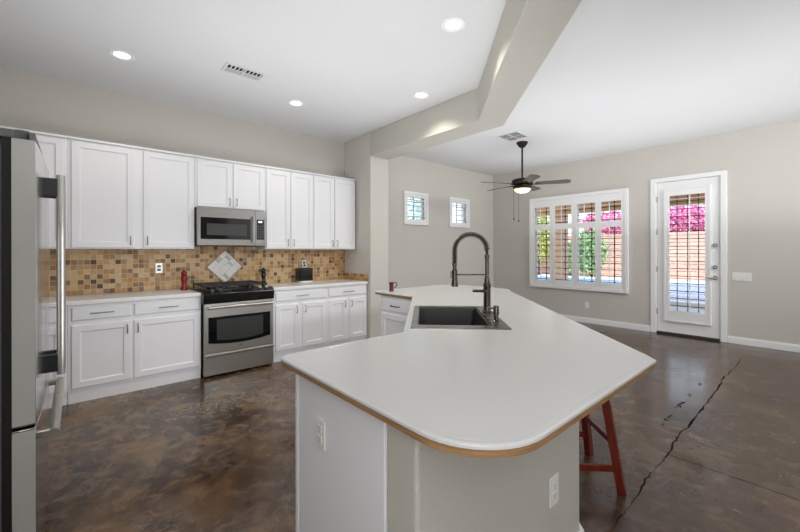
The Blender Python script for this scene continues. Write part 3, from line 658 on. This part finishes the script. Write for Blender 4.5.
def yfront(x0, x1, y, parent):
    d = MB(); d.front(-x1, -x0, .135, .692); d.v = [(-a, y-b, c) for a, b, c in d.v]; return d.build('door', M_CAB, parent)
for a, b in ((.72, 1.01), (1.02, 1.31)): yfront(a, b, 1.4405, ic)
sc_ = thing('island_cabinet', 'angled white sink cabinet in the middle of the island', 'cabinet', (0, 0, 0))
def shell(poly, z0, z1, th=.018):
    cx = sum(p[0] for p in poly)/len(poly); cy = sum(p[1] for p in poly)/len(poly); n = len(poly)
    inn = [(cx+(x-cx)*.965, cy+(y-cy)*.965) for x, y in poly]; m = MB()
    for i in range(n):
        j = (i+1) % n; m.prism([poly[i], poly[j], inn[j], inn[i]], z0, z1)
    m.prism(inn, z0, z0+.018); return m
shell([(1.345, 1.446), (1.664, .87), (3.33, 2.536), (2.478, 2.582)], .1, .872).build('body', M_CAB, sc_)
MB().prism([(1.42, 1.42), (1.68, .92), (3.28, 2.52), (2.50, 2.51)], .0005, .0995).build('toe_kick', M_CAB, sc_)
dc = thing('island_cabinet', 'white island drawer cabinet at the far end, facing the pier', 'cabinet', (2.475, 3.15, 0), -PI/2)
MB().box(.0, .545, .0, .855, .1, .872).build('body', M_CAB, dc, bevel=.002); MB().box(.0, .545, .05, .855, .0005, .0995).build('toe_kick', M_CAB, dc)
d = MB().slab(.03, .53, .72, .845).build('drawer', M_CAB, dc); pull(d, .27, .785, False, .15, mat=M_IRON)
d = MB().front(.03, .53, .135, .695).build('door', M_CAB, dc); pull(d, .50, .62, True, mat=M_IRON)
# countertop outline
def arc(cx, cy, r, a0, a1, n=12): return [(cx+r*math.cos(math.radians(a0+(a1-a0)*i/n)), cy+r*math.sin(math.radians(a0+(a1-a0)*i/n))) for i in range(n+1)]
OUT = [(.655, 1.505), (.615, 1.465)]+arc(.835, .647, .22, 180, 270)+[(1.742, .427), (1.797, .470), (3.545, 2.218)]+arc(3.50, 2.50, .26, -42, 0, 6)+arc(3.46, 2.99, .30, 0, 90, 10)+[(2.47, 3.25), (2.43, 3.215), (2.43, 2.618), (1.320, 1.505)]
def inset(poly, d):
    n = len(poly); out = []
    for i in range(n):
        p0, p1, p2 = [Vector(poly[(i+k) % n]) for k in (-1, 0, 1)]; a = (p1-p0).normalized(); b = (p2-p1).normalized()
        na = Vector((-a.y, a.x)); nb = Vector((-b.y, b.x)); nn = na+nb; nn = nn/ max(.2, nn.dot(na)) if nn.length > 1e-6 else na
        out.append(tuple(p1+nn*d))
    return out
OUT = inset(OUT, .011)
SK = [D(2.075, -.065), D(2.075, .455), D(2.905, .455), D(2.905, -.065)]
def slab_hole(name, rings, hole, mat, parent):
    """rings: [(polygon, z)] from top to bottom; the first and last are capped with the hole left open"""
    bm = bmesh.new(); loops = []
    for P, z in rings: loops.append([bm.verts.new((x, y, z)) for x, y in P])
    for A, B in zip(loops, loops[1:]):
        for i in range(len(A)): j = (i+1) % len(A); bm.faces.new((A[i], A[j], B[j], B[i]))
    hl = [[bm.verts.new((x, y, z)) for x, y in hole] for z in (rings[0][1], rings[-1][1])]
    for i in range(len(hole)): j = (i+1) % len(hole); bm.faces.new((hl[0][i], hl[1][i], hl[1][j], hl[0][j]))
    for L, Hh in ((loops[0], hl[0]), (loops[-1], hl[1])):
        ed = []
        for Q in (L, Hh):
            for i in range(len(Q)):
                e = bm.edges.get((Q[i], Q[(i+1) % len(Q)])); ed.append(e)
        bmesh.ops.triangle_fill(bm, use_beauty=True, edges=ed)
    bmesh.ops.recalc_face_normals(bm, faces=bm.faces[:])
    me = bpy.data.meshes.new(name); bm.to_mesh(me); bm.free(); me.materials.append(mat)
    o = bpy.data.objects.new(name, me); COL.objects.link(o)
    if parent: o.parent = parent
    return o
it = thing('island_countertop', 'large angled white island countertop with a thin oak edge', 'countertop', (0, 0, 0))
slab_hole('slab', [(inset(OUT, .023), .914), (inset(OUT, .021), .9128), (inset(OUT, .019), .914), (inset(OUT, .006), .914), (inset(OUT, .0015), .9115), (OUT, .909), (OUT, .9025), (inset(OUT, .03), .9015), (inset(OUT, .04), .8745)], SK, M_TOP, it)
m = MB(); I0, I1 = inset(OUT, .004), inset(OUT, .029); n = len(OUT)
for i in range(n):
    j = (i+1) % n; m.prism([I0[i], I0[j], I1[j], I1[i]], .882, .9012)
bm_ = m.build('edge_band', M_OAK, it)
# sink
sk = thing('kitchen_sink', 'dark drop-in sink with a steel rim set in the island countertop', 'sink', (*D(0, 0), 0), A45)
# local x = s, local y = -t
def rrect(x0, x1, y0, y1, r, n=5):
    return arc(x1-r, y1-r, r, 0, 90, n)+arc(x0+r, y1-r, r, 90, 180, n)+arc(x0+r, y0+r, r, 180, 270, n)+arc(x1-r, y0+r, r, 270, 360, n)
so = rrect(2.068, 2.912, -.478, .082, .012); bi = rrect(2.148, 2.862, -.388, .044, .02); bo = rrect(2.155, 2.855, -.381, .037, .03); bb = rrect(2.172, 2.838, -.364, .02, .05)
R3 = lambda P, z: [(x, y, z) for x, y in P]
rm = MB().rings([R3(so, .9145), R3(so, .919), R3([(x+(.003 if x < 2.4 else -.003), y+(.003 if y < -.2 else -.003)) for x, y in so], .922), R3(bi, .922), R3(bi, .9145)], caps=False)
rm.build('rim', M_SINKRIM, sk)
bw = MB().rings([R3(bi, .9140), R3(bo, .905), R3(bb, .72), R3([(2.505+(x-2.505)*.9, -.17+(y+.17)*.9) for x, y in bb], .70)], caps=False)
nb = len(bb); bw.add(R3([(2.505+(x-2.505)*.9, -.17+(y+.17)*.9) for x, y in bb], .70), [tuple(range(nb))])
bwl = bw.build('bowl', M_BOWL, sk); sm = bwl.modifiers.new('thickness', 'SOLIDIFY'); sm.thickness = .004; sm.offset = 1
MB().lathe([(.045, 0), (.045, .003), (.03, .004), (.028, .002), (0, .002)], (2.505, -.17, .7001), 24).build('drain', M_CHROME, sk, smooth=True)
# faucet
fx, fy = D(2.614, .432)
fa = thing('kitchen_faucet', 'tall dark pull-down spring faucet standing on the sink rim', 'faucet', (fx, fy, .9222), A45)
MB().lathe([(.036, 0), (.036, .006), (.028, .012), (.026, .018), (.0245, .03), (.0245, .175), (.026, .18), (.026, .20), (.019, .205), (.019, .235), (.016, .24), (.0135, .25), (.0135, .375), (.0165, .377), (.0165, .40), (.012, .402)], seg=24).build('body', M_GUN, fa, smooth=True)
lv = MB(); lv.tube([(.02, 0, .152), (.05, 0, .152)], .02, 16); lv.tube([(-.015, .008, .152), (-.036, .02, .152), (-.044, .105, .152)], [.011, .011, .009], 8)
lv.v = [(x, y, z) for x, y, z in lv.v]; lv.build('lever', M_GUN, fa, smooth=True)
R_ = .112; cen = .43
path = [(0, 0, .402), (0, 0, cen)]+[(0, R_-R_*math.cos(math.radians(a)), cen+R_*math.sin(math.radians(a))) for a in range(6, 181, 6)]+[(0, 2*R_, cen-.03), (0, 2*R_, .345)]
MB().tube(path, .0095, 12).build('hose', plain('black_hose', (30, 28, 27), .45), fa, smooth=True)
def helix(path, r, pitch, wire):
    P = [Vector(p) for p in path]; L = [0]
    for a, b in zip(P, P[1:]): L.append(L[-1]+(b-a).length)
    pts = []; n = int(L[-1]/pitch*10)
    for i in range(n+1):
        s = L[-1]*i/n; k = max(j for j in range(len(L)) if L[j] <= s+1e-9); k = min(k, len(P)-2); t = (s-L[k])/(L[k+1]-L[k]); p = P[k].lerp(P[k+1], t)
        d0 = (P[k+1]-P[k]).normalized(); d1 = (P[min(k+2, len(P)-1)]-P[min(k+1, len(P)-2)]).normalized(); d = d0.lerp(d1, t).normalized()
        u = Vector((1, 0, 0)); w = d.cross(u).normalized(); a = 2*PI*s/pitch
        pts.append(p+(u*math.cos(a)+w*math.sin(a))*r)
    return MB().tube(pts, wire, 6)
helix(path[1:], .0185, .0150, .0034).build('spring', M_GUN, fa, smooth=True)
MB().lathe([(.014, .345), (.017, .34), (.017, .325), (.013, .322), (.013, .30), (.018, .295), (.0185, .235), (.021, .215), (.0235, .19), (.0235, .178), (.01, .176)], (0, 2*R_, 0), 20).build('spray_head', M_GUN, fa, smooth=True)
m = MB(); m.tube([(0, .013, .262), (0, 2*R_-.02, .262)], .0055, 10); m.lathe([(.0215, .254), (.0215, .270), (.019, .2705), (.019, .2535)], (0, 2*R_, 0), 18); m.build('holder_arm', M_GUN, fa, smooth=True)
MB().box(-.004, .004, 2*R_+.0185, 2*R_+.03, .235, .285).build('spray_trigger', M_GUN, fa, bevel=.002)
sx_, sy_ = D(2.285, .432)
sd = thing('soap_dispenser', 'small dark soap pump on the sink rim beside the faucet', 'soap dispenser', (sx_, sy_, .9222), A45)
MB().lathe([(.02, 0), (.02, .004), (.0125, .008), (.0125, .038), (.0175, .04), (.0175, .088), (.014, .094), (0, .095)], seg=20).build('pump', M_GUN, sd, smooth=True)
MB().tube([(0, .014, .078), (0, .045, .08), (0, .058, .072)], [.006, .005, .0045], 8).build('nozzle', M_GUN, sd, smooth=True)
# red cup at the far end
t = thing('pitcher', 'little dark red pitcher standing on the far corner of the island', 'pitcher', (2.585, 3.10, .9145))
MB().lathe([(.022, 0), (.025, .004), (.022, .04), (.025, .08), (.030, .095), (.027, .095), (.022, .078), (0, .012)], seg=20).build('body', M_REDCUP, t, smooth=True)
MB().tube([(.03*.75, -.03*.66, .085), (.052*.75, -.052*.66, .095), (.06*.75, -.06*.66, .07), (.03*.8, -.03*.66, .03)], .006, 8).build('handle', M_REDCUP, t, smooth=True)

# ---------------------------------------------------------------- stool
st = thing('bar_stool', 'red-stained wooden bar stool tucked beneath the island overhang', 'stool', (*D(2.335, .912), 0), A45)
SH = .60
feet = {(a, b): ((a*.205, b*.176, 0.0005), (a*.155, b*.10, SH-.03)) for a in (1, -1) for b in (1, -1)}
def onleg(a, b, z): p, q = [Vector(v) for v in feet[(a, b)]]; return p.lerp(q, z/(SH-.03))
for kx in feet: MB().beam(feet[kx][0], feet[kx][1], .042, .042).build('leg', M_STOOL, st, bevel=.004)
for b in (1, -1): MB().beam(onleg(1, b, .255)-Vector((.02, 0, 0)), onleg(-1, b, .27)+Vector((.02, 0, 0)), .02, .034).build('stretcher', M_STOOL, st, bevel=.003)
for a in (1, -1): MB().beam(onleg(a, 1, .135)-Vector((0, .02, 0)), onleg(a, -1, .135)+Vector((0, .02, 0)), .02, .036).build('stretcher', M_STOOL, st, bevel=.003)
m = MB(); n = 12; pr = [(-.21+.42*i/n, SH+.012+.028*(2*i/n-1)**2) for i in range(n+1)]; pr2 = [(.21-.42*i/n, SH-.029+.015*(2*i/n-1)**2) for i in range(n+1)]
P = pr+pr2; k = len(P); m.add([(x, -.13, z) for x, z in P]+[(x, .13, z) for x, z in P], [tuple(range(k)), tuple(range(k, 2*k))[::-1]]+[(i, (i+1) % k, k+(i+1) % k, k+i) for i in range(k)])
m.build('seat', M_STOOL, st, bevel=.006)

# ---------------------------------------------------------------- ceiling fixtures
for i, (x, y, lb) in enumerate([(.301, 4.033, 'lit recessed downlight above the refrigerator end of the kitchen'), (1.917, 4.02, 'lit recessed downlight in front of the microwave cabinets'), (2.859, 2.915, 'lit recessed downlight in the corner beside the header bend'), (2.157, 1.846, 'lit recessed downlight closest to the slanting run of the header')]):
    t = thing('recessed_light', lb, 'ceiling light', (x, y, H), 0, 'recessed kitchen downlights')
    MB().lathe([(.094, -.0005), (.094, -.004), (.088, -.008), (.060, -.005), (.058, -.0005)], seg=32).build('trim_ring', M_TRIM, t, smooth=True)
    MB().lathe([(.0575, -.0006), (.055, -.004), (.0, -.005)], seg=28).build('lens', M_LAMP, t, smooth=True)
    l = light('downlight_beam', 'SPOT', (0, 0, -.02), (0, 0, 0), 12 if i < 2 else 34, (1, .93, .82), spot_size=math.radians(125), spot_blend=.6, shadow_soft_size=.06); l.parent = t
def vent(label, loc, rz, w, d, cells):
    t = thing('ceiling_vent', label, 'vent', loc, rz)
    MB().box(-w/2+.015, w/2-.015, -d/2+.015, d/2-.015, -.003, -.0005).build('duct_shade', M_DUCTSHADE, t)  # flat dark plate painted for the shade inside the duct opening
    m = MB(); f = .022
    m.box(-w/2, w/2, -d/2, -d/2+f, -.009, -.0005); m.box(-w/2, w/2, d/2-f, d/2, -.009, -.0005); m.box(-w/2, -w/2+f, -d/2+f, d/2-f, -.009, -.0005); m.box(w/2-f, w/2, -d/2+f, d/2-f, -.009, -.0005)
    m.box(-.008, .008, -d/2+f, d/2-f, -.009, -.0031); m.box(-w/2+f, w/2-f, -.008, .008, -.009, -.0031); m.build('frame', M_VENT, t, bevel=.002)
    s = MB()
    for qx, qy, ax in cells:
        x0, x1 = (-w/2+f, -.008) if qx < 0 else (.008, w/2-f); y0, y1 = (-d/2+f, -.008) if qy < 0 else (.008, d/2-f)
        for j in range(4):
            if ax == 'x': y = y0+(y1-y0)*(j+.9)/4.3; s.box(x0, x1, y-.004, y+.004, -.0075, -.0045)
            else: x = x0+(x1-x0)*(j+.9)/4.3; s.box(x-.005, x+.005, y0, y1, -.0075, -.0045)
    s.build('vanes', M_VENT, t)
vent('white air register in the kitchen ceiling between two downlights', (1.21, 3.655, H), 0, .36, .20, [(-1, -1, 'y'), (1, -1, 'y'), (-1, 1, 'x'), (1, 1, 'x')])
vent('square air register in the ceiling beside the fan', (4.93, 3.06, H), 0, .36, .34, [(-1, -1, 'x'), (1, -1, 'y'), (-1, 1, 'y'), (1, 1, 'x')])
fn = thing('ceiling_fan', 'dark bronze ceiling fan with five blades and a lit glass bowl', 'ceiling fan', (5.32, 3.14, H))
MB().lathe([(.088, -.0005), (.088, -.012), (.075, -.035), (.045, -.075), (.025, -.085)], seg=28).build('canopy', M_BRONZE, fn, smooth=True)
MB().cyl((0, 0, -.0855), (0, 0, -.56), .014, None, 14).build('downrod', M_BRONZE, fn, smooth=True)
MB().lathe([(.02, -.5605), (.05, -.565), (.07, -.575), (.12, -.582), (.155, -.595), (.165, -.62), (.158, -.632), (.165, -.64), (.15, -.66), (.11, -.672), (.08, -.678), (.08, -.692), (.11, -.698), (.14, -.708), (.145, -.728), (.135, -.735), (.04, -.736)], seg=32).build('motor', M_BRONZE, fn, smooth=True)
th0 = math.radians(-41.15)        # fan angle 0 points across the view
for i in range(5):
    a = th0-math.radians(21+72*i)
    bl = MB(); pts = []; L0, L1 = .20, .70; tl = -math.tan(math.radians(11))
    nn = 10; left = []; right = []
    for j in range(nn+1):
        q = j/nn; x = L0+(L1-L0)*q; w = .055+.022*q-(.03*max(0, (q-.9)/.1)**2); left.append((x, w)); right.append((x, -w))
    P = left+right[::-1]; k = len(P); ca, sa = math.cos(a), math.sin(a)
    def tr(x, y, z): z += y*tl; return (x*ca-y*sa, x*sa+y*ca, z-.662)
    b = MB().add([tr(x, y, .004) for x, y in P]+[tr(x, y, -.004) for x, y in P], [tuple(range(k)), tuple(range(k, 2*k))[::-1]]+[(u, (u+1) % k, k+(u+1) % k, k+u) for u in range(k)]).build('blade', M_BLADE, fn)
    ir = MB(); ir.tube([tr(.09, 0, -.005), tr(.15, 0, -.012), tr(.21, 0, -.0065)], [.012, .011, .010], 8)
    ir.add([tr(.20, .03, -.0042), tr(.28, .012, -.0042), tr(.28, -.012, -.0042), tr(.20, -.03, -.0042), tr(.20, .03, -.009), tr(.28, .012, -.009), tr(.28, -.012, -.009), tr(.20, -.03, -.009)], [(0, 1, 2, 3), (7, 6, 5, 4), (0, 4, 5, 1), (1, 5, 6, 2), (2, 6, 7, 3), (3, 7, 4, 0)]); ir.build('blade_iron', M_BRONZE, b, smooth=True)
MB().lathe([(.122, -.7365), (.128, -.742), (.118, -.762), (.09, -.787), (.05, -.803), (.012, -.808), (0, -.808)], seg=32).build('glass_bowl', M_BOWLLAMP, fn, smooth=True)
MB().lathe([(.008, -.8085), (.010, -.814), (0, -.822)], seg=12).build('finial', M_BRONZE, fn, smooth=True)
for off, ln in ((-.165, .40), (-.09, .43)):
    x, y = off*math.cos(th0)-.1*math.sin(-th0)*1.0, off*math.sin(th0)-.1*math.cos(th0)
    c_ = MB().cyl((x, y, -.72), (x, y, -.80-ln), .0022, None, 6).build('pull_chain', M_BRONZE, fn)
    MB().lathe([(.003, 0), (.008, -.012), (.009, -.03), (.004, -.042), (0, -.043)], (x, y, -.80-ln), 10).build('fob', M_BRONZE, c_, smooth=True)
